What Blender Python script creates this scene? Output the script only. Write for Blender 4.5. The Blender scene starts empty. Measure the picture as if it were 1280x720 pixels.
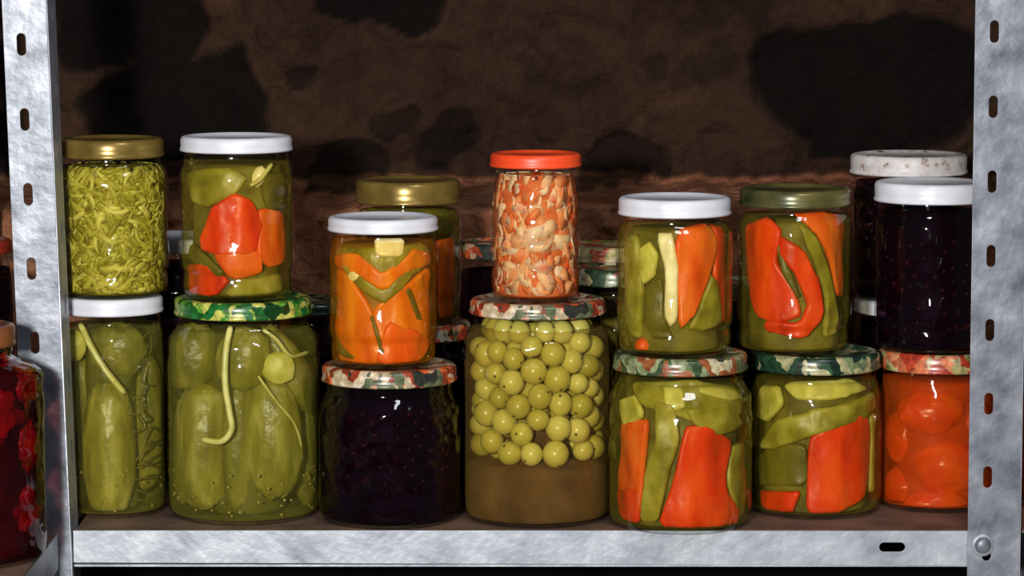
import bpy, math, random, bmesh
import numpy as np
from mathutils import Vector, noise, geometry
random.seed(4)
sc=bpy.context.scene
try:
    sc.view_settings.view_transform='Standard'
except Exception: pass
# ---------------- camera maths
P=math.radians(6.5); CY=-1.945; CZ=0.372; F=4000.0
def Zat(v,y): return CZ-(y-CY)*math.tan(P+math.atan((v-360)/F))
def Xat(u,y,z): return (u-640)/F*((y-CY)*math.cos(P)+(CZ-z)*math.sin(P))
cam=bpy.data.cameras.new('camera'); co=bpy.data.objects.new('camera',cam); sc.collection.objects.link(co)
co.location=(0,CY,CZ); co.rotation_euler=(math.pi/2-P,0,0); cam.sensor_width=36; cam.lens=36*F/1280; cam.clip_start=.05
sc.camera=co
def s2l(c):
    r=[]
    for x in c:
        x/=255; r.append(x/12.92 if x<=.04045 else ((x+.055)/1.055)**2.4)
    return (*r,1)
# ---------------- materials
def newmat(n):
    m=bpy.data.materials.new(n); m.use_nodes=True
    nt=m.node_tree; nt.nodes.clear(); o=nt.nodes.new('ShaderNodeOutputMaterial'); return m,nt,o
def ramp(nt,cols,const=False,pos=None):
    r=nt.nodes.new('ShaderNodeValToRGB'); e=r.color_ramp.elements
    n=len(cols)
    while len(e)<n: e.new(.5)
    for i,c in enumerate(cols):
        e[i].position=(i/(n-1) if not const else i/n) if pos is None else pos[i]; e[i].color=s2l(c)
    if const: r.color_ramp.interpolation='CONSTANT'
    return r
def mat(name,cols,scale=80,rough=.4,metal=0,bump=0,bscale=None,island=False,pos=None,spec=.5,detail=4,stretch=None,bdist=.002,sss=0):
    m,nt,o=newmat(name); N=nt.nodes.new; L=nt.links.new
    b=N('ShaderNodeBsdfPrincipled'); b.inputs['Roughness'].default_value=rough; b.inputs['Metallic'].default_value=metal
    b.inputs['Specular IOR Level'].default_value=spec
    if sss:
        b.inputs['Subsurface Weight'].default_value=sss; b.inputs['Subsurface Radius'].default_value=(1,.5,.2); b.inputs['Subsurface Scale'].default_value=.003
    tc=N('ShaderNodeTexCoord'); nz=N('ShaderNodeTexNoise'); nz.inputs['Scale'].default_value=scale; nz.inputs['Detail'].default_value=detail
    if stretch:
        mp=N('ShaderNodeMapping'); mp.inputs['Scale'].default_value=stretch; L(tc.outputs['Object'],mp.inputs[0]); L(mp.outputs[0],nz.inputs['Vector'])
    else: L(tc.outputs['Object'],nz.inputs['Vector'])
    mr=N('ShaderNodeMapRange'); mr.inputs[1].default_value=.3; mr.inputs[2].default_value=.7; L(nz.outputs[0],mr.inputs[0])
    src=mr.outputs[0]
    if island:
        g=N('ShaderNodeNewGeometry'); a=N('ShaderNodeMath'); a.operation='MULTIPLY_ADD'; a.inputs[1].default_value=.25
        s=N('ShaderNodeMath'); s.operation='MULTIPLY_ADD'; s.inputs[1].default_value=.85; s.inputs[2].default_value=-.05
        L(g.outputs['Random Per Island'],s.inputs[0]); L(src,a.inputs[0]); L(s.outputs[0],a.inputs[2]); src=a.outputs[0]
    r=ramp(nt,cols,pos=pos); L(src,r.inputs[0]); L(r.outputs[0],b.inputs['Base Color'])
    if bump:
        n2=N('ShaderNodeTexNoise'); n2.inputs['Scale'].default_value=bscale or scale*3; n2.inputs['Detail'].default_value=5; L(tc.outputs['Object'],n2.inputs['Vector'])
        bp=N('ShaderNodeBump'); bp.inputs['Strength'].default_value=bump; bp.inputs['Distance'].default_value=bdist
        L(n2.outputs[0],bp.inputs['Height']); L(bp.outputs[0],b.inputs['Normal'])
    L(b.outputs[0],o.inputs[0]); return m
def facing(nt):
    lw=nt.nodes.new('ShaderNodeLayerWeight'); lw.inputs[0].default_value=.5; return lw.outputs['Facing']
def glassmat():
    m,nt,o=newmat('jar_glass'); N=nt.nodes.new; L=nt.links.new
    t=N('ShaderNodeBsdfTransparent'); t.inputs[0].default_value=(.97,.98,.96,1)
    g=N('ShaderNodeBsdfGlossy'); g.inputs['Roughness'].default_value=.06
    tc=N('ShaderNodeTexCoord'); nz=N('ShaderNodeTexNoise'); nz.inputs['Scale'].default_value=60; nz.inputs['Detail'].default_value=1.5
    L(tc.outputs['Object'],nz.inputs['Vector'])
    bp=N('ShaderNodeBump'); bp.inputs['Strength'].default_value=.6; bp.inputs['Distance'].default_value=.004; L(nz.outputs[0],bp.inputs['Height']); L(bp.outputs[0],g.inputs['Normal'])
    p=N('ShaderNodeMath'); p.operation='POWER'; p.inputs[1].default_value=3; L(facing(nt),p.inputs[0])
    a=N('ShaderNodeMath'); a.operation='MULTIPLY_ADD'; a.inputs[1].default_value=.5; a.inputs[2].default_value=.045; L(p.outputs[0],a.inputs[0])
    x=N('ShaderNodeMixShader'); L(a.outputs[0],x.inputs[0]); L(t.outputs[0],x.inputs[1]); L(g.outputs[0],x.inputs[2]); L(x.outputs[0],o.inputs[0]); return m
GLASS=glassmat()
def liquid(name,tint,murk,m0=.1,m1=.7):
    m,nt,o=newmat(name); N=nt.nodes.new; L=nt.links.new
    t=N('ShaderNodeBsdfTransparent'); t.inputs[0].default_value=(*tint,1)
    d=N('ShaderNodeBsdfDiffuse'); d.inputs[0].default_value=s2l(murk)
    tc=N('ShaderNodeTexCoord'); nz=N('ShaderNodeTexNoise'); nz.inputs['Scale'].default_value=50; L(tc.outputs['Object'],nz.inputs['Vector'])
    p=N('ShaderNodeMath'); p.operation='POWER'; p.inputs[1].default_value=2.5; L(facing(nt),p.inputs[0])
    a=N('ShaderNodeMath'); a.operation='MULTIPLY_ADD'; a.inputs[1].default_value=m1; L(p.outputs[0],a.inputs[0])
    q=N('ShaderNodeMath'); q.operation='MULTIPLY'; q.inputs[1].default_value=m0*2; L(nz.outputs[0],q.inputs[0]); L(q.outputs[0],a.inputs[2])
    a.use_clamp=True
    x=N('ShaderNodeMixShader'); L(a.outputs[0],x.inputs[0]); L(t.outputs[0],x.inputs[1]); L(d.outputs[0],x.inputs[2]); L(x.outputs[0],o.inputs[0]); return m
def printed(name,cols,scale=110,dist=.035):
    m,nt,o=newmat(name); N=nt.nodes.new; L=nt.links.new
    b=N('ShaderNodeBsdfPrincipled'); b.inputs['Roughness'].default_value=.3
    tc=N('ShaderNodeTexCoord'); nz=N('ShaderNodeTexNoise'); nz.inputs['Scale'].default_value=60; L(tc.outputs['Object'],nz.inputs['Vector'])
    vm=N('ShaderNodeVectorMath'); vm.operation='MULTIPLY_ADD'; vm.inputs[1].default_value=(dist,)*3; L(nz.outputs['Color'],vm.inputs[0]); L(tc.outputs['Object'],vm.inputs[2])
    v=N('ShaderNodeTexVoronoi'); v.inputs['Scale'].default_value=scale; L(vm.outputs[0],v.inputs['Vector'])
    s=N('ShaderNodeSeparateColor'); L(v.outputs['Color'],s.inputs[0])
    r=ramp(nt,cols,const=True); L(s.outputs[0],r.inputs[0])
    n3=N('ShaderNodeTexNoise'); n3.inputs['Scale'].default_value=250; L(tc.outputs['Object'],n3.inputs['Vector'])
    mr=N('ShaderNodeMapRange'); mr.inputs[1].default_value=.3; mr.inputs[2].default_value=.7; mr.inputs[3].default_value=.45; mr.inputs[4].default_value=1.15; L(n3.outputs[0],mr.inputs[0])
    mx=N('ShaderNodeVectorMath'); mx.operation='SCALE'; L(r.outputs[0],mx.inputs[0]); L(mr.outputs[0],mx.inputs['Scale'])
    L(mx.outputs[0],b.inputs['Base Color']); L(b.outputs[0],o.inputs[0]); return m
LID={
 'white':mat('white_enamel_lid',[(200,202,210),(220,222,230)],60,.35),
 'dirty':mat('rust_spotted_white_lid',[(110,75,50),(190,182,178),(205,204,206)],170,.45,pos=[0,.3,1]),
 'gold':mat('gold_lacquered_lid',[(108,88,38),(146,122,60)],60,.28,.45),
 'green':printed('leaf_print_lid',[(30,95,35),(150,175,60),(15,60,25),(90,150,50),(190,190,90),(30,110,50)]),
 'fruit':printed('fruit_print_lid',[(200,180,145),(215,100,50),(50,52,48),(185,140,110),(150,60,38),(95,105,75),(215,200,175)]),
 'veg':printed('vegetable_print_lid',[(140,150,110),(50,68,50),(200,188,150),(100,115,75),(150,85,50),(60,80,50)]),
 'dkgreen':printed('dark_green_print_lid',[(35,65,45),(25,50,38),(120,135,95),(45,80,55),(170,165,120),(20,42,32)]),
 'tomato':printed('tomato_print_lid',[(200,110,70),(175,165,110),(110,125,60),(215,140,100),(175,60,38),(195,178,140)]),
 'darkgold':mat('dark_green_gold_lid',[(36,50,30),(122,112,62)],45,.3,.3),
 'orange':mat('orange_plastic_lid',[(222,62,24),(238,82,38)],30,.4),
 'brown':mat('brown_orange_lid',[(70,40,22),(130,75,42)],60,.4),
 'red':mat('red_lid',[(110,30,20),(160,50,35)],60,.4),
}
ST=(1,1,.35); SS=.3
RED=mat('red_pepper_flesh',[(184,28,2),(222,52,6),(236,80,16)],75,.36,bump=.25,bscale=90,spec=.3,stretch=ST,sss=SS,detail=6)
REDO=mat('orange_red_pepper_flesh',[(200,60,6),(230,90,16),(238,118,36)],75,.36,bump=.25,bscale=90,spec=.3,stretch=ST,sss=SS,detail=6)
ORANGE=mat('orange_pepper_flesh',[(200,84,2),(226,112,8),(238,142,32)],75,.36,bump=.25,bscale=90,spec=.3,stretch=ST,sss=SS,detail=6)
OLIVE=mat('green_pepper_flesh',[(110,102,20),(144,135,38),(174,165,72)],60,.38,bump=.25,bscale=90,spec=.3,sss=SS,detail=6)
DOLIVE=mat('dark_green_pepper_flesh',[(78,72,14),(112,104,28)],60,.38,bump=.2,spec=.3)
YG=mat('yellow_green_slice',[(165,158,54),(212,204,102)],80,.38,bump=.2,spec=.3,sss=SS)
PALE=mat('white_cabbage_rib',[(222,208,150),(244,236,200)],80,.4)
GARLIC=mat('garlic_clove',[(225,205,130),(242,228,170)],80,.35,sss=SS)
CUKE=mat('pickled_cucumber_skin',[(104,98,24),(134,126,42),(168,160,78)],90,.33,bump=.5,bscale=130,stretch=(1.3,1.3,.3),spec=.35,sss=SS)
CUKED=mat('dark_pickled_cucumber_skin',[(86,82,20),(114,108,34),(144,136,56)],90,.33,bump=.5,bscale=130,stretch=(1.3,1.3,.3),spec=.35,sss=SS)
STEM=mat('dill_stem',[(170,165,75),(212,204,120)],100,.4)
DILL=mat('dill_frond',[(66,62,12),(100,92,26)],100,.5)
TOM=mat('tomato_skin',[(190,52,4),(216,74,14),(232,106,38)],45,.28,spec=.4,sss=.3)
GRAPE=mat('gooseberry_skin',[(158,148,52),(186,174,74),(208,198,106)],100,.3,island=True,spec=.35,sss=.4)
SPOT=mat('gooseberry_tip',[(60,45,18),(90,66,30)],100,.5)
BERRY=mat('dark_berry_skin',[(26,4,10),(66,8,14),(40,5,12)],100,.2,island=True)
CHERRY=mat('beet_piece',[(110,8,15),(170,20,22)],80,.3)
SHRED=mat('shredded_green_vegetable',[(118,110,24),(156,148,44),(186,178,74),(216,210,116)],150,.4,island=True,spec=.3)
SALAD=mat('shredded_salad',[(212,78,28),(226,112,54),(234,165,110),(242,208,160),(244,230,195),(218,92,42)],150,.4,island=True,spec=.3,sss=.3)
SEED=mat('mustard_seed',[(140,125,50),(180,162,85)],150,.4,island=True)
def core(n,cols,sc_=55): return mat(n,cols,sc_,.55,bump=.4,bscale=60,spec=.2)
C_OL=core('packed_green_filling',[(72,66,16),(108,99,30),(134,124,48)])
C_PK=core('packed_pickle_filling',[(58,58,14),(84,82,24),(100,97,34)])
C_SH=core('packed_shredded_filling',[(92,84,14),(140,130,34),(160,150,50)],130)
C_DK=core('packed_dark_filling',[(14,6,14),(28,10,22)])
C_OR=core('packed_orange_filling',[(116,90,16),(160,108,22)])
C_TO=core('packed_tomato_filling',[(160,45,6),(196,70,14)])
C_SA=core('packed_salad_filling',[(190,85,36),(222,134,75)],120)
C_RD=core('packed_beet_filling',[(36,5,9),(76,8,12)])
LQ_OL=liquid('green_brine',(.98,.94,.76),(124,112,38),.08,.75)
LQ_PK=liquid('cloudy_green_brine',(.97,.95,.78),(132,126,54),.13,.75)
LQ_DK=liquid('dark_berry_juice',(.45,.25,.38),(22,8,18),.3,.6)
LQ_OR=liquid('orange_brine',(.98,.92,.7),(175,105,20),.08,.7)
LQ_GR=liquid('brown_syrup',(.97,.92,.76),(134,108,56),.08,.8)
C_BR=liquid('settled_brown_syrup',(.62,.45,.28),(118,86,52),.5,.45)
LQ_TO=liquid('tomato_juice',(.98,.84,.6),(200,80,24),.25,.7)
LQ_SA=liquid('salad_brine',(.98,.9,.8),(220,110,60),.09,.6)
LQ_RD=liquid('beet_juice',(.75,.35,.38),(45,8,14),.15,.6)
METAL=mat('galvanised_steel',[(76,80,90),(112,117,127),(130,135,145),(158,162,171)],42,.42,.35,bump=.2,bscale=140,detail=9,pos=[0,.35,.65,1])
METALF=mat('galvanised_steel_lip',[(135,141,152),(164,170,180),(186,191,199)],34,.42,.3,bump=.2,bscale=140,detail=8)
RUSTY=mat('dirty_brown_shelf_surface',[(62,44,34),(118,90,72)],25,.7,bump=.3,bscale=60,detail=8)
# ---------------- mesh helpers
def mesh_obj(name,verts,faces,material,parent=None,smooth=True):
    me=bpy.data.meshes.new(name); me.from_pydata([tuple(v) for v in verts],[],[tuple(f) for f in faces]); me.update()
    if smooth: me.polygons.foreach_set('use_smooth',[True]*len(me.polygons))
    me.materials.append(material); o=bpy.data.objects.new(name,me); sc.collection.objects.link(o)
    if parent: o.parent=parent
    return o
def catmull(pts,n=5):
    out=[]; p=[pts[0]]+list(pts)+[pts[-1]]
    for i in range(1,len(p)-2):
        a,b,c,d=[np.array(q,float) for q in p[i-1:i+3]]
        for k in range(n):
            t=k/n; out.append(.5*((2*b)+(-a+c)*t+(2*a-5*b+4*c-d)*t*t+(-a+3*b-3*c+d)*t**3))
    out.append(np.array(p[-2],float)); return out
def revolve(prof,seg=72,fn=None):
    V=[];Fc=[]; rings=[]
    for r,z in prof:
        if r<1e-5: rings.append([len(V)]); V.append((0,0,z))
        else:
            b=len(V); rings.append(list(range(b,b+seg)))
            for k in range(seg):
                a=2*math.pi*k/seg; rr=r if fn is None else fn(r,a,z); V.append((rr*math.cos(a),rr*math.sin(a),z))
    for A,B in zip(rings[:-1],rings[1:]):
        if len(A)==1 and len(B)==1: continue
        for k in range(seg):
            k2=(k+1)%seg
            if len(A)==1: Fc.append((A[0],B[k2],B[k]))
            elif len(B)==1: Fc.append((A[k],A[k2],B[0]))
            else: Fc.append((A[k],A[k2],B[k2],B[k]))
    return V,Fc
class Jar: pass
def make_jar(name,u,yc,W,LW,lid,core_m,liq,zb=0,vtop=None,ztop=None,vlid=0,kind='big',coref=.80,fill=.93,x=None,low=0):
    j=Jar(); j.yc=yc; j.zb=zb; j.u=u
    d=(yc-CY)*math.cos(P)+(CZ-zb-.06)*math.sin(P); j.s=d/F
    j.R=R=W/2*j.s; rl=LW/2*j.s; j.x=(u-640)*j.s if x is None else x
    zt=Zat(vtop,yc+rl*.9) if ztop is None else ztop
    zl=Zat(vlid,yc-rl)
    h=max(.0085,zt-zl); zl=zt-h; j.top=zt; H=zl-zb; j.H=H
    e=bpy.data.objects.new(name,None); e.empty_display_size=.02; sc.collection.objects.link(e); e.location=(j.x,yc,zb); j.e=e
    Rn=min(rl*.93,R*.97)
    if kind=='big':
        sh=.034
        pr=[(0,.0018),(R*.7,.0014),(R*.84,.0),(R*.93,.0003),(R*.98,.0035),(R*.998,.010),(R,.020),(R*.995,H*.5),(R,H-sh),(R*.985,H-sh*.75),(R*.93+Rn*.05,H-sh*.45),(Rn*1.01,H-sh*.2),(Rn,H-.003),(Rn,H+h*.55)]
    elif kind=='stack':
        pr=[(0,.0018),(R*.7,.0014),(R*.83,.0),(R*.91,.0006),(R*.96,.004),(R*.97,.010),(R*.955,.0155),(R*.985,.0185),(R,.024),(R*.985,H*.5),(R*1.0,H-.02),(R*.99,H-.013),(R*.95,H-.008),(Rn,H-.0045),(Rn*.99,H-.001),(Rn*.98,H+h*.55)]
    else:
        pr=[(0,.0018),(R*.7,.0014),(R*.82,.0),(R*.94,.0015),(R*.995,.008),(R,.016),(R*.955,.021),(R*.985,.027),(R*.985,.036),(R*.945,.041),(R*.98,.047),(R*.96,.053),(R*.985,.058),(R*.95,H-.017),(R*.91,H-.011),(R*.87,H-.006),(Rn*.94,H-.001),(Rn*.94,H+h*.5)]
    pr=[(r,max(0,z)) for r,z in catmull(pr,5)]; pr[0]=(0,pr[0][1])
    mesh_obj('glass_body',*revolve(pr,80),GLASS,e)
    zs=[];rs=[];mz=-1
    for r,z in pr[len(pr)//5:]:
        if z>mz: zs.append(z);rs.append(r);mz=z
    j.rat=lambda z:float(np.interp(z,zs,rs))
    top=H*fill
    z0=.0022; n=28
    lp=[(0,z0),(j.rat(z0)*.85,z0)]+[(j.rat(z)-.0013,z+.0006) for z in z0+(top-z0)*np.linspace(0,1,n)**1.3]+[(0,top+.001)]
    mesh_obj('brine',*revolve(lp,64),liq,e)
    if coref>0:
        sd=random.random()*50
        def cf(z):
            if not low: return coref
            t=max(0,min(1,(z-low)/.004)); return .955*(1-t)+coref*t
        def fn(r,a,z):
            k=.06 if (not low or z>low) else .005
            return r*(1+k*noise.noise(Vector((math.cos(a)*1.8,math.sin(a)*1.8,z*60+sd)))-k*.5)
        cp=[(0,z0+.0008)]+[(j.rat(z)*cf(z),z) for z in z0+.0008+(top-z0-.003)*np.linspace(0,1,34)**1.2]+[(0,top-.002)]
        mesh_obj('packed_filling',*revolve(cp,72,fn),core_m,e)
    lpz=[(0,h-.0012),(rl*.8,h-.0012),(rl*.84,h-.0002),(rl*.9,h),(rl*.955,h-.0006),(rl*.985,h-.0022),(rl*.985,h*.45),(rl*.98,.0028),(rl*.997,.0018),(rl,.0008),(rl*.985,0),(rl*.945,.0003),(rl*.94,h*.8),(0,h*.8)]
    lo=mesh_obj('screw_lid',*revolve(lpz[::-1],80),LID[lid],e); lo.location=(0,0,zl-zb)
    return j
def loc(j,u,v,off=.003):
    dx=(u-j.u)*j.s; z=.05; th=0
    for _ in range(4):
        r=j.rat(max(.003,min(j.H,z)))-off; t=max(-.985,min(.985,dx/r)); th=math.asin(t)
        z=Zat(v,j.yc-r*math.cos(th))-j.zb
    return th,max(.003,min(j.H*.97,z))
def on(j,th,z,off): 
    r=j.rat(z)-off; return (r*math.sin(th),-r*math.cos(th),z)
def chaikin(p,n=2,k=.84):
    for _ in range(n):
        q=[]
        for i in range(len(p)):
            a=np.array(p[i]);b=np.array(p[(i+1)%len(p)]); q+=[a*k+b*(1-k),a*(1-k)+b*k]
        p=q
    return p
def piece(j,name,px,m,dep=.003,th=.0032,edge=.0018,wav=.0014,rnd=.88):
    R=j.R; pts=[]
    for u,v in px:
        t,z=loc(j,u,v,dep); pts.append((t*R,z))
    pts=chaikin(pts,2,rnd)
    n=len(pts); A=np.array(pts)
    A=np.array([a+np.array((noise.noise(Vector((a[0]*220,a[1]*220,7))),noise.noise(Vector((a[0]*220,a[1]*220,3)))))*.0012 for a in A]); B=np.roll(A,-1,0)
    def dist(p):
        ab=B-A; t=np.clip(((p-A)*ab).sum(1)/np.maximum((ab*ab).sum(1),1e-12),0,1); q=A+ab*t[:,None]; return float(np.sqrt(((p-q)**2).sum(1)).min())
    def inside(p):
        c=False
        for a,b in zip(A,B):
            if (a[1]>p[1])!=(b[1]>p[1]) and p[0]<(b[0]-a[0])*(p[1]-a[1])/(b[1]-a[1])+a[0]: c=not c
        return c
    vs=[Vector(p) for p in A]; st=.0013
    lo=A.min(0);hi=A.max(0)
    y=lo[1]; row=0
    while y<hi[1]:
        x=lo[0]+(st/2 if row%2 else 0)
        while x<hi[0]:
            p=np.array((x,y))
            if inside(p) and dist(p)>.0005: vs.append(Vector(p))
            x+=st
        y+=st*.87; row+=1
    r=geometry.delaunay_2d_cdt(vs,[],[list(range(n))],1,1e-7)
    ov,of=r[0],r[2]
    sd=random.random()*30; V=[];Bk=[]
    for p in ov:
        d=dist(np.array(p)); k=min(d/edge,1); h=math.sqrt(max(0,1-(1-k)**2)); z=min(max(p[1],.0025),j.H)
        w=wav*(noise.noise(Vector((p[0]*90,p[1]*50,sd)))+.5+.15*noise.noise(Vector((p[0]*260,p[1]*160,sd))))
        t=p[0]/R; V.append(on(j,t,z,dep+th*.6*(1-h)+max(0,w))); Bk.append(on(j,t,z,dep+th*1.6))
    N=len(V); Fc=[tuple(f) for f in of]; ec={}
    for f in Fc:
        for i in range(len(f)): ec[(f[i],f[(i+1)%len(f)])]=1
    sides=[(b,a,a+N,b+N) for (a,b) in ec if (b,a) not in ec]
    return mesh_obj(name,V+Bk,Fc+[tuple(i+N for i in f[::-1]) for f in Fc]+sides,m,j.e)
def tube(j,name,px,rad,m,off=.003,n=5):
    pts=[on(j,*loc(j,u,v,off),off) for u,v in px]; C=[Vector(c) for c in catmull(pts,n)]
    V=[];Fc=[];k=8
    for i,c in enumerate(C):
        t=(C[min(i+1,len(C)-1)]-C[max(i-1,0)]).normalized(); a=t.cross(Vector((0,1,0.01))).normalized(); b=t.cross(a)
        rr=rad*(.75 if i in(0,len(C)-1) else 1)
        for q in range(k):
            an=2*math.pi*q/k; V.append(c+a*math.cos(an)*rr+b*math.sin(an)*rr)
    for i in range(len(C)-1):
        for q in range(k): Fc.append((i*k+q,i*k+(q+1)%k,(i+1)*k+(q+1)%k,(i+1)*k+q))
    Fc.append(tuple(range(k))[::-1]); Fc.append(tuple(range((len(C)-1)*k,len(C)*k)))
    return mesh_obj(name,V,Fc,m,j.e)
def sph(rings=12,seg=18):
    V=[(0,0,1)];Fc=[]
    for i in range(1,rings):
        a=math.pi*i/rings
        for k in range(seg):
            b=2*math.pi*k/seg; V.append((math.sin(a)*math.cos(b),math.sin(a)*math.sin(b),math.cos(a)))
    V.append((0,0,-1))
    for k in range(seg): Fc.append((0,1+k,1+(k+1)%seg))
    for i in range(rings-2):
        for k in range(seg):
            a=1+i*seg+k;b=1+i*seg+(k+1)%seg; Fc.append((a,a+seg,b+seg,b))
    l=len(V)-1;s=1+(rings-2)*seg
    for k in range(seg): Fc.append((s+k,l,s+(k+1)%seg))
    return V,Fc
def blob(j,name,u,v,hx,hz,m,tilt=0,bump=.06,dy=None,off=.0035,power=1,warts=0,deep=0):
    sx=hx*j.s; sz=hz*j.s; sy=dy if dy else min(sx,sz)
    dx=(u-j.u)*j.s; th,z=loc(j,u,v,off+sy)
    ext=max(abs(sx*math.cos(tilt)),abs(sz*math.sin(tilt)))*(.8 if dy else 1)
    R=j.rat(z)-off; dx=max(-(R-ext),min(R-ext,dx)) if R>ext else 0
    yy=-math.sqrt(max(0,(R-sy)**2-dx*dx*1.0))
    yy=yy*.98+deep
    V,Fc=sph(48,60); out=[]; sd=random.random()*90; c,s=math.cos(tilt),math.sin(tilt)
    for p in V:
        q=Vector(p); rh=math.hypot(q.x,q.y); f=(rh**power/rh) if rh>1e-6 else 1
        w=1+bump*noise.noise(q*2.2+Vector((sd,0,0)))+bump*.35*noise.noise(q*7+Vector((0,sd,0)))
        if warts: w+=warts*max(0,noise.noise(Vector((q.x*6,q.y*6,q.z*12+sd)))-.2)
        X=q.x*f*sx*w; Y=q.y*f*sy*w; Zz=q.z*sz*w
        a,b=X*c+Zz*s,-X*s+Zz*c
        px,py,pz=dx+a,yy+Y,z+b
        pz=max(.0035,min(j.H*.97,pz)); rr=math.hypot(px,py); lim=j.rat(pz)-.0028
        if rr>lim: px*=lim/rr; py*=lim/rr
        out.append((px,py,pz))
    return mesh_obj(name,out,Fc,m,j.e)
def shreds(j,name,n,ln,wd,m,z0=.005,z1=None,flat=.6,offmax=.007,curv=1.2):
    V=[];Fc=[]; z1=z1 or j.H*.92
    for _ in range(n):
        th=random.uniform(-math.pi,math.pi); z=random.uniform(z0,z1); a=random.gauss(0,flat); l=ln*random.uniform(.3,1.4); w=wd*random.uniform(.5,1.7)
        off=random.uniform(.0025,offmax); cv=random.uniform(-curv,curv); b=len(V); S=6; tw=random.uniform(-.0018,.0018)
        pz=z;pt=th*j.R
        for i in range(S+1):
            t=i/S-.5; an=a+cv*t
            if i: pt+=math.cos(an)*l/S; pz+=math.sin(an)*l/S
            ww=w*(1-abs(t*2)**4*.6)
            for back in(0,.0012):
                for sg in(-1,1):
                    zz=min(max(pz+math.cos(an)*ww*sg/2,.004),z1+.002); tt=(pt-math.sin(an)*ww*sg/2)/j.R
                    V.append(on(j,tt,zz,max(.0022,off+sg*tw*.5+abs(t)*.001)+back))
            if i:
                o=b+(i-1)*4; Fc+=[(o,o+1,o+5,o+4),(o+2,o+6,o+7,o+3),(o,o+4,o+6,o+2),(o+1,o+3,o+7,o+5)]
        Fc+=[(b,b+2,b+3,b+1),(b+S*4,b+S*4+1,b+S*4+3,b+S*4+2)]
    return mesh_obj(name,V,Fc,m,j.e)
def addballs(j,name,C,r,m,rings,seg,tip=None):
    base,bf=sph(rings,seg); V=[];Fc=[];TV=[];TF=[]
    for c,rr in C:
        th=math.atan2(c.x,-c.y); b=len(V); st=random.uniform(.94,1.08)
        V+=[c+Vector((p[0]*rr,p[1]*rr,p[2]*rr*st)) for p in base]; Fc+=[tuple(i+b for i in f) for f in bf]
        if tip:
            dr=Vector((math.sin(th)+random.uniform(-1.5,1.5),-math.cos(th)+random.uniform(-.3,.3),random.uniform(-1.5,1.5))).normalized(); b=len(TV)
            TV+=[c+Vector((dr.x,dr.y,dr.z*st))*rr*.97+Vector(p)*rr*.12 for p in base]; TF+=[tuple(i+b for i in f) for f in bf]
    mesh_obj(name,V,Fc,m,j.e)
    if tip: mesh_obj(name+'_tips',TV,TF,tip,j.e)
def balls(j,name,r,m,z0,z1,n,rings=8,seg=10,mind=1.8):
    C=[]
    for _ in range(n):
        th=random.uniform(-math.pi,math.pi); z=random.uniform(z0,z1); rr=r*random.uniform(.8,1.1); rad=j.rat(z)-.003-rr
        c=Vector((rad*math.sin(th),-rad*math.cos(th),z))
        if any((c-q).length<r*mind for q,_r in C): continue
        C.append((c,rr))
    addballs(j,name,C,r,m,rings,seg)
def packed(j,name,r,m,z0,z1,tip):
    """berries shaken into a dense, irregular pile against the glass (relaxed by repulsion)"""
    C=[]
    for dep in(0,r*1.4):
        rad=j.R-.003-r-dep; area=2*math.pi*rad*(z1-z0); n=int(area/(3.05*r*r)*(1 if dep==0 else .95))
        T=np.random.RandomState(5+int(dep*1e5)); S=np.stack([T.uniform(0,2*math.pi*rad,n),T.uniform(z0,z1,n)],1); rr=r*T.uniform(.84,1.06,n); Lc=2*math.pi*rad
        for it in range(200):
            d=S[:,None]-S[None]; d[...,0]-=Lc*np.round(d[...,0]/Lc); L_=np.sqrt((d**2).sum(2))+1e-9; mn=(rr[:,None]+rr[None])
            ov=np.maximum(0,mn-L_); np.fill_diagonal(ov,0); S+=(d/L_[...,None]*ov[...,None]*.3).sum(1)
            S[:,1]=np.clip(S[:,1],z0,z1)
        for (s,z),q in zip(S,rr):
            th=s/rad; rd=min(rad,j.rat(min(z+q*.5,j.H))-.003-q-dep)-T.uniform(0,.3)*r
            z=min(z,j.H*.985-q)
            if z<z0+1.2*r and T.rand()<.3: continue
            C.append((Vector((rd*math.sin(th),-rd*math.cos(th),z)),q))
    addballs(j,name,C,r,m,14,20,tip)
# ---------------- jars
def zt_for(v,yc,r): return Zat(v,yc-r)
A=make_jar('pickled_cucumber_jar',141,.070,134,130,'white',C_PK,LQ_PK,ztop=zt_for(375,.07,.03),vlid=397,coref=.5)
B=make_jar('pickled_cucumber_jar',305,.060,192,172,'green',C_PK,LQ_PK,ztop=zt_for(377,.06,.03),vlid=402,coref=.55)
C=make_jar('dark_berry_compote_jar',487,.043,178,170,'fruit',C_DK,LQ_DK,ztop=zt_for(462,.043,.03),vlid=487,coref=.84)
D=make_jar('gooseberry_compote_jar',672,.049,187,171,'fruit',C_BR,LQ_GR,ztop=zt_for(378,.049,.025),vlid=401,coref=.5,low=.036)
E=make_jar('pickled_mixed_pepper_jar',850,.027,181,169,'veg',C_OL,LQ_OL,ztop=zt_for(447,.027,.03),vlid=472)
Fj=make_jar('pickled_mixed_pepper_jar',1019,.074,167,161,'dkgreen',C_OL,LQ_OL,ztop=zt_for(445,.074,.03),vlid=470)
G=make_jar('pickled_tomato_jar',1172,.093,148,150,'tomato',C_TO,LQ_TO,ztop=zt_for(443,.093,.03),vlid=469,coref=.7)
H=make_jar('shredded_pickle_jar',140,.070,142,132,'gold',C_SH,LQ_OL,zb=A.top,vtop=168,vlid=200,kind='stack',coref=.85)
I=make_jar('pickled_pepper_jar',296,.060,142,141,'white',C_OL,LQ_OL,zb=B.top,vtop=165,vlid=193,kind='stack')
J=make_jar('pickled_orange_pepper_jar',479,.043,139,139,'white',C_OR,LQ_OR,zb=C.top,vtop=264,vlid=294,kind='stack')
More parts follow.
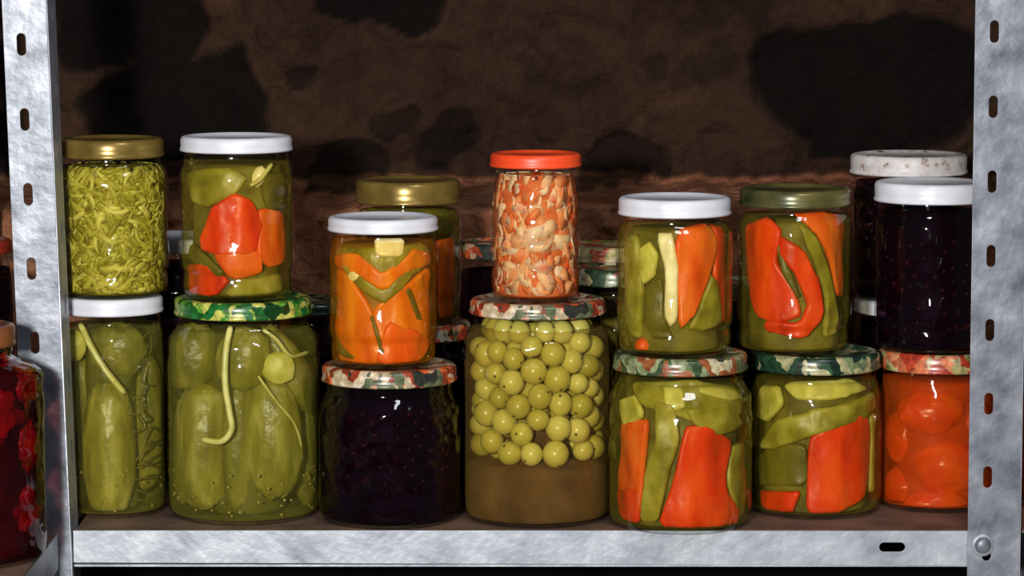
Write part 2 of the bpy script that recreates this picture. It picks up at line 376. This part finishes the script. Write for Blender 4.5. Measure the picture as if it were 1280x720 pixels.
Lj=make_jar('mixed_vegetable_salad_jar',669.5,.049,113,115,'orange',C_SA,LQ_SA,zb=D.top,vtop=187,vlid=211,kind='ribbed',coref=.84)
M=make_jar('pickled_pepper_jar',843,.027,147,142,'white',C_OL,LQ_OL,zb=E.top,vtop=240,vlid=274,kind='stack')
Nj=make_jar('pickled_pepper_jar',993,.074,144,140,'darkgold',C_OL,LQ_OL,zb=Fj.top,vtop=229,vlid=262,kind='stack')
O=make_jar('dark_berry_compote_jar',1163,.093,138,143,'white',C_DK,LQ_DK,zb=G.top,vtop=221,vlid=257,kind='stack')
K0=make_jar('dark_berry_compote_jar',520,.152,150,140,'fruit',C_DK,LQ_DK,ztop=Zat(408,.12),vlid=430)
K=make_jar('pickled_pepper_jar',510,.150,134,132,'gold',C_OL,LQ_OL,zb=K0.top,vtop=219,vlid=258,kind='stack')
P0=make_jar('dark_berry_compote_jar',1140,.180,150,150,'white',C_DK,LQ_DK,ztop=Zat(378,.15),vlid=398)
Pj=make_jar('dark_berry_compote_jar',1135,.180,140,147,'dirty',C_DK,LQ_DK,zb=P0.top,vtop=187,vlid=222,kind='stack')
make_jar('dark_berry_compote_jar',632,.185,122,120,'fruit',C_DK,LQ_DK,vtop=296,vlid=326)
make_jar('dark_berry_compote_jar',752,.200,116,116,'tomato',C_DK,LQ_DK,vtop=300,vlid=330)
make_jar('pickled_cucumber_jar',768,.128,112,110,'veg',C_OL,LQ_OL,vtop=328,vlid=360)
make_jar('dark_berry_compote_jar',225,.175,140,136,'white',C_DK,LQ_DK,vtop=288,vlid=318)
make_jar('dark_berry_compote_jar',394,.200,112,110,'dkgreen',C_DK,LQ_DK,vtop=368,vlid=396)
make_jar('dark_berry_compote_jar',925,.195,130,126,'veg',C_DK,LQ_DK,vtop=345,vlid=375)
Q=make_jar('pickled_beet_jar',-42,-.083,196,128,'brown',C_RD,LQ_RD,vtop=398,vlid=440)
make_jar('dark_berry_compote_jar',-45,.13,130,126,'red',C_DK,LQ_DK,vtop=293,vlid=322)
T=make_jar('pickled_tomato_jar',1345,.09,140,140,'tomato',C_TO,LQ_TO,vtop=443,vlid=475,coref=.7)
# ---------------- contents
W_=dict(warts=.10,bump=.05,power=.72)
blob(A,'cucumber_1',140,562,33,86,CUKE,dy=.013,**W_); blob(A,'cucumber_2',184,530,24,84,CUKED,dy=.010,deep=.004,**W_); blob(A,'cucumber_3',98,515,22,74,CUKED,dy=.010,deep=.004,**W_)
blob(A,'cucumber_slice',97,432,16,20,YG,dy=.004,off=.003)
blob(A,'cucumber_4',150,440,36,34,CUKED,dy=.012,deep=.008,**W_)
tube(A,'dill_stalk',[(108,405),(122,432),(140,462),(163,492)],.0021,STEM)
for k in range(14):
    y0=402+k*9; tube(A,'dill_frond_%d'%k,[(196-k*1.5,y0),(190+random.uniform(-12,6),y0+14),(184+random.uniform(-18,12),y0+random.uniform(14,32))],.0006,DILL,off=.0028)
for k in range(12):
    y0=540+k*9; tube(A,'dill_root_%d'%k,[(206,y0),(192,y0+random.uniform(-6,10)),(178+random.uniform(-8,8),y0+random.uniform(-8,20))],.0006,DILL,off=.0028)
balls(A,'seeds',.0009,SEED,.004,.03,60,5,6)
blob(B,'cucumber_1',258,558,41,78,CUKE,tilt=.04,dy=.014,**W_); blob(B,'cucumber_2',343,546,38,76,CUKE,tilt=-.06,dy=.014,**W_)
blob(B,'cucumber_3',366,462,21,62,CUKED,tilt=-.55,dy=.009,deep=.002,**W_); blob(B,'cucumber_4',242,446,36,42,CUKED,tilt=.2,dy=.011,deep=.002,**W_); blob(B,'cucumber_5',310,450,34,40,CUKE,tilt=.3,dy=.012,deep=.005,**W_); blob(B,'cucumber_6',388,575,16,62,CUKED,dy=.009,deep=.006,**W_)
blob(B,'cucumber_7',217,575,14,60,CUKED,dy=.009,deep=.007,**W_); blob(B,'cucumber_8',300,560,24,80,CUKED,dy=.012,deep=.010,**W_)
blob(B,'cucumber_slice',354,460,22,20,YG,dy=.004,off=.0034)
tube(B,'dill_stalk',[(296,405),(291,440),(290,480),(295,515),(297,537),(284,552),(260,549)],.0021,STEM,off=.0025)
tube(B,'dill_stalk_thin',[(335,412),(352,425),(368,445),(388,440)],.0013,STEM)
tube(B,'dill_stalk_thin_2',[(330,470),(350,500),(372,530),(380,560)],.0009,STEM)
balls(B,'seeds',.0009,SEED,.004,.032,90,5,6)
balls(C,'berries',.0036,BERRY,.02,C.H*.82,500)
for q in (O,Pj): balls(q,'berries',.0035,BERRY,.01,q.H*.8,260)
packed(D,'gooseberries',.0080,GRAPE,.045,D.H-.008,SPOT)
shreds(Lj,'salad_strips',520,.017,.0062,SALAD,flat=1.0,offmax=.0058,curv=2.6)
# E
piece(E,'green_pepper_top',[(785,476),(860,470),(932,482),(936,515),(880,535),(840,520),(800,510)],OLIVE,.0045)
piece(E,'pepper_left',[(772,528),(806,522),(800,580),(797,645),(770,640)],REDO,.004)
piece(E,'green_slice_left',[(764,500),(790,492),(800,520),(776,535)],YG,.0035)
piece(E,'green_strip',[(812,500),(838,505),(846,550),(830,600),(818,654),(796,654),(800,590),(815,550)],OLIVE,.003)
piece(E,'yellow_slice',[(822,482),(850,484),(852,512),(830,518)],YG,.003)
piece(E,'red_pepper',[(852,534),(880,531),(914,552),(906,600),(914,660),(816,660),(836,606)],RED,.003,.004)
piece(E,'green_right',[(914,560),(938,552),(938,640),(922,650),(908,605)],OLIVE,.003)
piece(E,'red_corner',[(904,608),(924,636),(922,660),(896,660)],RED,.0027)
piece(E,'green_mid',[(852,512),(915,500),(930,530),(890,548),(862,530)],OLIVE,.0028)
piece(E,'red_left_low',[(768,610),(796,612),(794,656),(774,650)],RED,.003)
piece(E,'thin_strip',[(870,482),(918,486),(930,500),(918,502),(870,492)],YG,.003,.002,.001)
# F
piece(Fj,'green_top',[(970,478),(1060,472),(1085,486),(1050,498),(990,503)],YG,.004)
piece(Fj,'green_left',[(943,480),(966,482),(972,505),(952,528),(941,522)],YG,.003)
piece(Fj,'green_leaf',[(944,560),(962,525),(1010,512),(1092,488),(1097,512),(1040,535),(1005,548),(960,562)],OLIVE,.003)
piece(Fj,'green_body',[(944,566),(1000,552),(1004,608),(944,606)],DOLIVE,.0035)
piece(Fj,'red_pepper',[(1003,548),(1040,530),(1080,512),(1088,560),(1080,622),(1040,643),(1000,648)],RED,.003,.004)
piece(Fj,'red_corner',[(944,612),(996,614),(984,646),(950,640)],RED,.003)
piece(Fj,'green_right',[(1086,520),(1102,515),(1101,615),(1088,615)],YG,.003)
for q,o in((G,0),(T,173)):
    for k,(a,b,c,d) in enumerate([(1180,582,44,38),(1122,548,28,36),(1160,515,42,30),(1122,612,30,34),(1205,530,34,34),(1165,634,40,20)]):
        blob(q,'tomato_%d'%k,a+o,b,c,d,TOM,bump=.06)
shreds(H,'shredded_vegetables',2200,.015,.0026,SHRED,offmax=.0062,flat=.9,curv=2.0)
# I
piece(I,'green_top',[(236,212),(290,208),(318,222),(300,245),(262,262),(238,250)],OLIVE,.004)
piece(I,'green_right',[(330,215),(362,215),(362,262),(340,262)],DOLIVE,.004)
piece(I,'red_pepper_1',[(250,300),(268,258),(298,240),(324,252),(336,282),(326,318),(282,322),(254,314)],RED,.003,.004)
piece(I,'red_pepper_2',[(328,260),(362,266),(367,328),(344,336),(326,322),(328,290)],REDO,.0036,.003)
piece(I,'red_pepper_3',[(266,316),(334,312),(332,344),(292,350)],REDO,.0028)
piece(I,'red_pepper_4',[(230,332),(256,328),(292,350),(274,373),(234,371)],RED,.003)
piece(I,'green_strip',[(236,304),(254,314),(286,340),(280,350),(250,334),(234,322)],DOLIVE,.0028)
piece(I,'green_low',[(300,350),(365,340),(364,372),(280,375)],OLIVE,.0038)
blob(I,'garlic_clove',327,221,9,14,GARLIC,tilt=.4); tube(I,'stalk',[(318,232),(330,224),(343,205)],.0014,STEM)
# J
piece(J,'green_top',[(414,306),(545,300),(545,332),(500,350),(470,348),(414,328)],OLIVE,.0045)
piece(J,'orange_1',[(413,332),(436,342),(468,388),(482,420),(480,458),(420,450),(413,420)],ORANGE,.0038,.003)
piece(J,'orange_2',[(466,388),(500,360),(546,330),(546,420),(520,440),(490,430),(474,425)],ORANGE,.0038,.003)
piece(J,'orange_3',[(486,402),(520,412),(542,424),(530,458),(470,459)],REDO,.0026)
piece(J,'orange_band',[(416,318),(450,314),(480,342),(520,310),(546,316),(546,330),(515,340),(482,366),(450,345),(416,332)],ORANGE,.0034,.003)
piece(J,'green_chevron',[(424,330),(440,334),(460,350),(482,362),(508,340),(528,334),(508,360),(482,382),(455,366)],OLIVE,.0026,.003)
piece(J,'garlic_piece',[(468,298),(510,298),(508,321),(472,322)],GARLIC,.0025,.003)
blob(J,'garlic_clove',450,345,13,8,GARLIC,off=.0026)
piece(J,'green_gap',[(508,362),(517,360),(534,402),(526,404)],DOLIVE,.0025,.002,.001)
piece(J,'green_gap_2',[(462,395),(468,393),(484,440),(478,446)],DOLIVE,.0025,.002,.001)
piece(J,'green_gap_3',[(416,418),(446,446),(440,452),(416,436)],DOLIVE,.0025,.002,.001)
# K
piece(K,'pepper_red',[(545,302),(577,296),(577,395),(550,402)],REDO,.003)
piece(K,'green',[(450,255),(570,255),(572,292),(545,296),(450,290)],DOLIVE,.003)
# M
piece(M,'green_left',[(776,296),(792,292),(800,360),(795,425),(778,415)],OLIVE,.004)
piece(M,'garlic_slice',[(793,312),(806,302),(818,316),(814,346),(800,356),(793,340)],YG,.003)
piece(M,'green_centre',[(800,358),(824,345),(828,400),(840,425),(806,422)],DOLIVE,.004)
piece(M,'white_rib',[(816,292),(838,291),(846,340),(844,402),(834,410),(826,398),(828,340)],PALE,.0026,.003)
piece(M,'red_pepper_1',[(840,286),(886,278),(897,300),(890,338),(868,394),(846,415)],REDO,.003)
piece(M,'red_pepper_2',[(889,280),(914,282),(917,388),(902,406),(893,345)],RED,.0036,.003)
piece(M,'green_wedge',[(889,342),(897,352),(904,404),(880,416),(858,412),(872,390)],OLIVE,.0027)
blob(M,'pepper_tip',803,432,10,10,REDO)
# N
piece(Nj,'orange_top',[(984,266),(1030,264),(1059,268),(1059,372),(1046,370),(1034,320),(1014,290)],REDO,.004,.003)
piece(Nj,'red_pepper_1',[(927,280),(955,270),(972,290),(964,328),(988,360),(998,395),(975,404),(940,398),(929,350)],RED,.0036,.003)
piece(Nj,'red_curl',[(968,296),(1000,312),(1022,350),(1029,392),(1004,426),(950,414),(950,401),(996,404),(1006,380),(988,345),(966,318)],RED,.0026,.004)
piece(Nj,'green_gap',[(962,298),(968,306),(984,342),(996,372),(990,374),(972,345)],DOLIVE,.0027,.002,.001)
piece(Nj,'green_strip',[(990,280),(1014,290),(1040,350),(1048,418),(1030,424),(1030,370),(1010,322)],OLIVE,.003)
for k,(a,b,c,d) in enumerate([(20,480,30,35),(25,560,26,40),(-10,520,40,40),(15,640,36,36)]): blob(Q,'beet_%d'%k,a,b,c,d,CHERRY,bump=.3)
# ---------------- steel shelving
def plate(name,outer,holes,th,m,parent,loc_,rot):
    cu=bpy.data.curves.new(name,'CURVE'); cu.dimensions='2D'; cu.fill_mode='BOTH'; cu.extrude=th/2; cu.bevel_depth=.0002
    for pts in [outer]+holes:
        s=cu.splines.new('POLY'); s.points.add(len(pts)-1)
        for k,p in enumerate(pts): s.points[k].co=(p[0],p[1],0,1)
        s.use_cyclic_u=True
    tmp=bpy.data.objects.new('tmp',cu); sc.collection.objects.link(tmp)
    dg=bpy.context.evaluated_depsgraph_get(); me=bpy.data.meshes.new_from_object(tmp.evaluated_get(dg)); bpy.data.objects.remove(tmp)
    me.materials.clear(); me.materials.append(m); o=bpy.data.objects.new(name,me); sc.collection.objects.link(o); o.parent=parent; o.location=loc_; o.rotation_euler=rot; return o
def slot(cx,cy,w,h,n=6):
    r=min(w,h)/2; out=[]
    if h>w:
        for s,a0 in((1,0),(-1,math.pi)):
            for k in range(n+1): a=a0+math.pi*k/n; out.append((cx+r*math.cos(a),cy+s*(h/2-r)+r*math.sin(a)))
    else:
        for s,a0 in((1,-math.pi/2),(-1,math.pi/2)):
            for k in range(n+1): a=a0+math.pi*k/n; out.append((cx+s*(w/2-r)+r*math.cos(a),cy+r*math.sin(a)))
    return out[::-1]
FL=-.62
def empty(n,l=(0,0,0),r=(0,0,0)):
    e=bpy.data.objects.new(n,None); e.empty_display_size=.05; sc.collection.objects.link(e); e.location=l; e.rotation_euler=r; return e
def post(rack,nm,x,y,w,slotx,z1,vslots,lean,flange_x,flange_dir,depth=.03):
    e=empty(nm,(x,y,0),(0,lean,0)); e.parent=rack
    sp=.0455
    ks=[k for k in range(-14,14) if FL+.02<vslots+k*sp<z1-.02]
    plate('slotted_face',[(0,FL),(w,FL),(w,z1),(0,z1)],[slot(slotx,vslots+k*sp,.0058,.0140) for k in ks],.0016,METAL,e,(0,0,0),(math.pi/2,0,0))
    plate('side_flange',[(0,FL),(depth,FL),(depth,z1),(0,z1)],[slot(depth*.6,vslots+k*sp+.02,.0052,.0135) for k in ks],.0016,METALF,e,(w if flange_x else 0,0,0),(math.pi/2,0,math.pi/2*flange_dir))
    return e
rack=empty('metal_shelving_rack')
yF=-.004
xr=Xat(1211,yF,.0)
def zslot(v): return Zat(v,yF)
post(rack,'post_right',xr-.0005,yF,.0315,.0115,.62,zslot(320),math.radians(-.1),1,1)
lean=math.radians(-1.6)
ztopl=Zat(0,yF)
xl0=Xat(3,yF,ztopl)+ztopl*math.sin(-lean)
post(rack,'post_left',xl0,yF-.001,.0262,.0105,.62,zslot(243),lean,1,1,.034)
post(rack,'post_rear_left',-.385,.262,.0275,.0105,.62,zslot(243),0,1,-1,.02)
post(rack,'post_rear_right',.356,.262,.03,.0105,.62,zslot(243),0,1,-1,.02)
def box(name,a,b,m,parent,bev=.0006):
    bm=bmesh.new(); bmesh.ops.create_cube(bm,size=1)
    for v in bm.verts: v.co=Vector([(a[i]+b[i])/2+v.co[i]*(b[i]-a[i]) for i in range(3)])
    bmesh.ops.bevel(bm,geom=bm.edges[:],offset=bev,segments=2,affect='EDGES')
    me=bpy.data.meshes.new(name); bm.to_mesh(me); bm.free(); me.materials.append(m)
    o=bpy.data.objects.new(name,me); sc.collection.objects.link(o); o.parent=parent; return o
XL=Xat(92,0,0); XR=Xat(1212,0,0)
box('shelf_board',(XL+.001,.0012,-.002),(XR+.5,.255,-.0002),RUSTY,rack,.0002)
box('shelf_board_left_bay',(-.62,.0012,-.002),(XL-.003,.255,-.0002),RUSTY,rack,.0002)
w=XR-XL
s1=Xat(1115,0,-.01)-XL
plate('shelf_front_lip',[(0,-.0200),(w,-.0218),(w,-.0005),(0,-.0003)],[slot(s1,-.0105,.0165,.0062)],.0014,METALF,rack,(XL,0,0),(math.pi/2,0,0))
box('shelf_front_fold',(XL,-.0007,-.0228),(XR,.011,-.0215),METALF,rack,.0003)
box('shelf_rear_lip',(-.62,.254,-.02),(XR+.5,.2555,-.0004),METAL,rack,.0003)
e=empty('bolt',(Xat(1228,yF,-.012),yF-.0012,Zat(681,yF))); e.parent=rack
hd=[(0,.0030),(.003,.0029),(.0046,.0020),(.0054,.0),(.0054,-.001),(0,-.001)][::-1]
o=mesh_obj('bolt_head',*revolve(hd,24),METAL,e); o.rotation_euler=(math.pi/2,0,0)
wsh=[(0,.0006),(.0066,.0006),(.007,0),(.007,-.0006),(0,-.0006)][::-1]
o=mesh_obj('washer',*revolve(wsh,28),METALF,e); o.rotation_euler=(math.pi/2,0,0)
r2=empty('metal_side_shelf')
XS=-.2795
box('shelf_board',(-.62,-.55,-.002),(XS-.001,-.012,-.0002),RUSTY,r2,.0002)
plate('shelf_edge_lip',[(0,-.022),(.538,-.022),(.538,0),(0,0)],[slot(.10,-.011,.0165,.0058)],.0014,METALF,r2,(XS,-.55,0),(math.pi/2,0,math.pi/2))
box('shelf_edge_fold',(XS-.010,-.55,-.0235),(XS,-.015,-.022),METALF,r2,.0003)
for yy in(-.545,-.03):
    box('leg',(-.61,yy,FL),(-.585,yy+.003,-.001),METAL,r2)
box('leg_front',(XS-.012,-.548,FL),(XS-.0025,-.545,-.003),METAL,r2)
# ---------------- cellar wall
stones_shadows=[]
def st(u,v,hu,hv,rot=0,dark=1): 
    y=.42; stones_shadows.append((Xat(u,y,Zat(v,y)),Zat(v,y),hu*.0006,hv*.0006,rot,dark))
st(1085,108,150,88,-.1); st(475,0,100,46); st(215,142,118,66,.25); st(150,20,100,70,.0); st(560,185,40,38,.6,.7); st(440,205,58,42,.1,.8); st(775,205,60,25,0,.7)  # dark stones, plus painted cast shadows of the left post and jars
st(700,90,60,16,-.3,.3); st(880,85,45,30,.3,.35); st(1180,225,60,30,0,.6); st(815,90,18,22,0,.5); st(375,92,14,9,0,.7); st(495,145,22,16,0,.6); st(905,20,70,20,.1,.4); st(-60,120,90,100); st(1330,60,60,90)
for k in range(60):
    x=random.uniform(-1.6,1.6); z=random.uniform(-.5,.95)
    if abs(x)<.42 and -.02<z<.42: continue
    stones_shadows.append((x,z,random.uniform(.04,.1),random.uniform(.03,.06),random.uniform(-.4,.4),random.uniform(.5,1)))
def fbm(p,o=4):
    s=0;a=1
    for _ in range(o): s+=a*noise.noise(p); p=p*2.03; a*=.5
    return s
xs=np.concatenate([np.arange(-1.7,-.45,.02),np.arange(-.45,.45,.0032),np.arange(.45,1.701,.02)])
zs=np.concatenate([np.arange(FL-.01,-.16,.02),np.arange(-.16,.16,.006),np.arange(.16,.22,.0018),np.arange(.22,.42,.0035),np.arange(.42,1.1,.02)])
V=[];SM=[];LM=[]
for z in zs:
    for x in xs:
        p=Vector((x*7,z*7,0)); f=fbm(p*1.5); f2=fbm(p*9,3)
        wx=x+.018*noise.noise(p*2.2+Vector((5,0,0)))+.008*noise.noise(p*9); wz=z+.018*noise.noise(p*2.2+Vector((0,9,0)))+.008*noise.noise(p*9+Vector((3,3,3)))
        m=0
        for (sx,sz,a,b,r,dk) in stones_shadows:
            if abs(wx-sx)>.16 or abs(wz-sz)>.16: continue
            c,s=math.cos(r),math.sin(r); X=((wx-sx)*c+(wz-sz)*s)/a; Y=(-(wx-sx)*s+(wz-sz)*c)/b
            d=(abs(X)**2.6+abs(Y)**2.6)**(1/2.6)
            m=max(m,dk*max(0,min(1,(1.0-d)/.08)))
        zl=.184+.008*noise.noise(Vector((x*9,0,3)))+.005*noise.noise(Vector((x*40,0,3)))+.002*noise.noise(Vector((x*120,0,3)))
        t=max(0,min(1,(zl-z)/.012)); t=t*t*(3-2*t)
        y=.42-.014*f-.005*f2+.006*m
        y=y*(1-t)+t*(.292-.012*abs(f)-.006*f2)
        if t>.5: m*=.0
        if z<-.02: m=1  # shade under the shelf painted in with the dark stone colour
        tl=max(0,min(1,(zl+.004-z)/.004))
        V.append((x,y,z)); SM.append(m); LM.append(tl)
nx=len(xs); Fc=[]
for i in range(len(zs)-1):
    for k in range(nx-1): a=i*nx+k; Fc.append((a,a+1,a+nx+1,a+nx))
m,nt,o=newmat('rough_cellar_masonry'); N=nt.nodes.new; L=nt.links.new
b=N('ShaderNodeBsdfPrincipled'); b.inputs['Roughness'].default_value=.9; b.inputs['Specular IOR Level'].default_value=.12
tc=N('ShaderNodeTexCoord')
n1=N('ShaderNodeTexNoise'); n1.inputs['Scale'].default_value=9; n1.inputs['Detail'].default_value=14; n1.inputs['Roughness'].default_value=.8; L(tc.outputs['Object'],n1.inputs['Vector'])
r1=ramp(nt,[(24,14,10),(48,31,23),(60,41,30),(84,58,42)],pos=[.3,.44,.56,.72]); L(n1.outputs[0],r1.inputs[0])
r2_=ramp(nt,[(60,35,25),(138,88,62),(205,152,116)],pos=[.32,.5,.68]); L(n1.outputs[0],r2_.inputs[0])
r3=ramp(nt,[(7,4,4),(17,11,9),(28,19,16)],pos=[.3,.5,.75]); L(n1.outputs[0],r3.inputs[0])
al=N('ShaderNodeAttribute'); al.attribute_name='ledge'; as_=N('ShaderNodeAttribute'); as_.attribute_name='stone_shade'
x1=N('ShaderNodeMix'); x1.data_type='RGBA'; L(al.outputs['Fac'],x1.inputs[0]); L(r1.outputs[0],x1.inputs[6]); L(r2_.outputs[0],x1.inputs[7])
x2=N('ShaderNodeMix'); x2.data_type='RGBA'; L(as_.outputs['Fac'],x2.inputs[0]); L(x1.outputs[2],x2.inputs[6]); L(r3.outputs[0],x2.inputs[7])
L(x2.outputs[2],b.inputs['Base Color'])
n2=N('ShaderNodeTexNoise'); n2.inputs['Scale'].default_value=60; n2.inputs['Detail'].default_value=10; n2.inputs['Roughness'].default_value=.65; L(tc.outputs['Object'],n2.inputs['Vector'])
bp=N('ShaderNodeBump'); bp.inputs['Strength'].default_value=1; bp.inputs['Distance'].default_value=.009; L(n2.outputs[0],bp.inputs['Height']); L(bp.outputs[0],b.inputs['Normal']); L(b.outputs[0],o.inputs[0])
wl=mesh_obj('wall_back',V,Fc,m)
for nm,dat in(('stone_shade',SM),('ledge',LM)):
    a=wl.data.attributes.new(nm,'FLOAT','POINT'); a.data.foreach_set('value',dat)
FM=mat('packed_earth_floor',[(38,28,22),(70,54,42)],12,.9,bump=.5,bscale=40,detail=8)
box('floor',(-1.7,-2.6,FL-.05),(1.7,.45,FL),FM,None)
# ---------------- light
def area(n,l,tgt,size,pw,col):
    d=bpy.data.lights.new(n,'AREA'); d.shape='DISK'; d.size=size; d.energy=pw; d.color=col
    o=bpy.data.objects.new(n,d); sc.collection.objects.link(o); o.location=l; o.rotation_euler=(Vector(tgt)-Vector(l)).to_track_quat('-Z','Y').to_euler(); return o
area('flash_left',(-.30,-1.97,.43),(0,.1,.15),.12,46,(1,.97,.93))  # flash just left of the camera, throws the hard shadows
area('overhead_fill',(.35,-.9,1.15),(0,.05,.1),.35,6,(.95,.96,1))  # added soft fill from above, unseen, for highlights on the lid tops
wd=bpy.data.worlds.new('cellar'); sc.world=wd; wd.use_nodes=True
wd.node_tree.nodes['Background'].inputs[0].default_value=(.7,.75,.9,1); wd.node_tree.nodes['Background'].inputs[1].default_value=.06
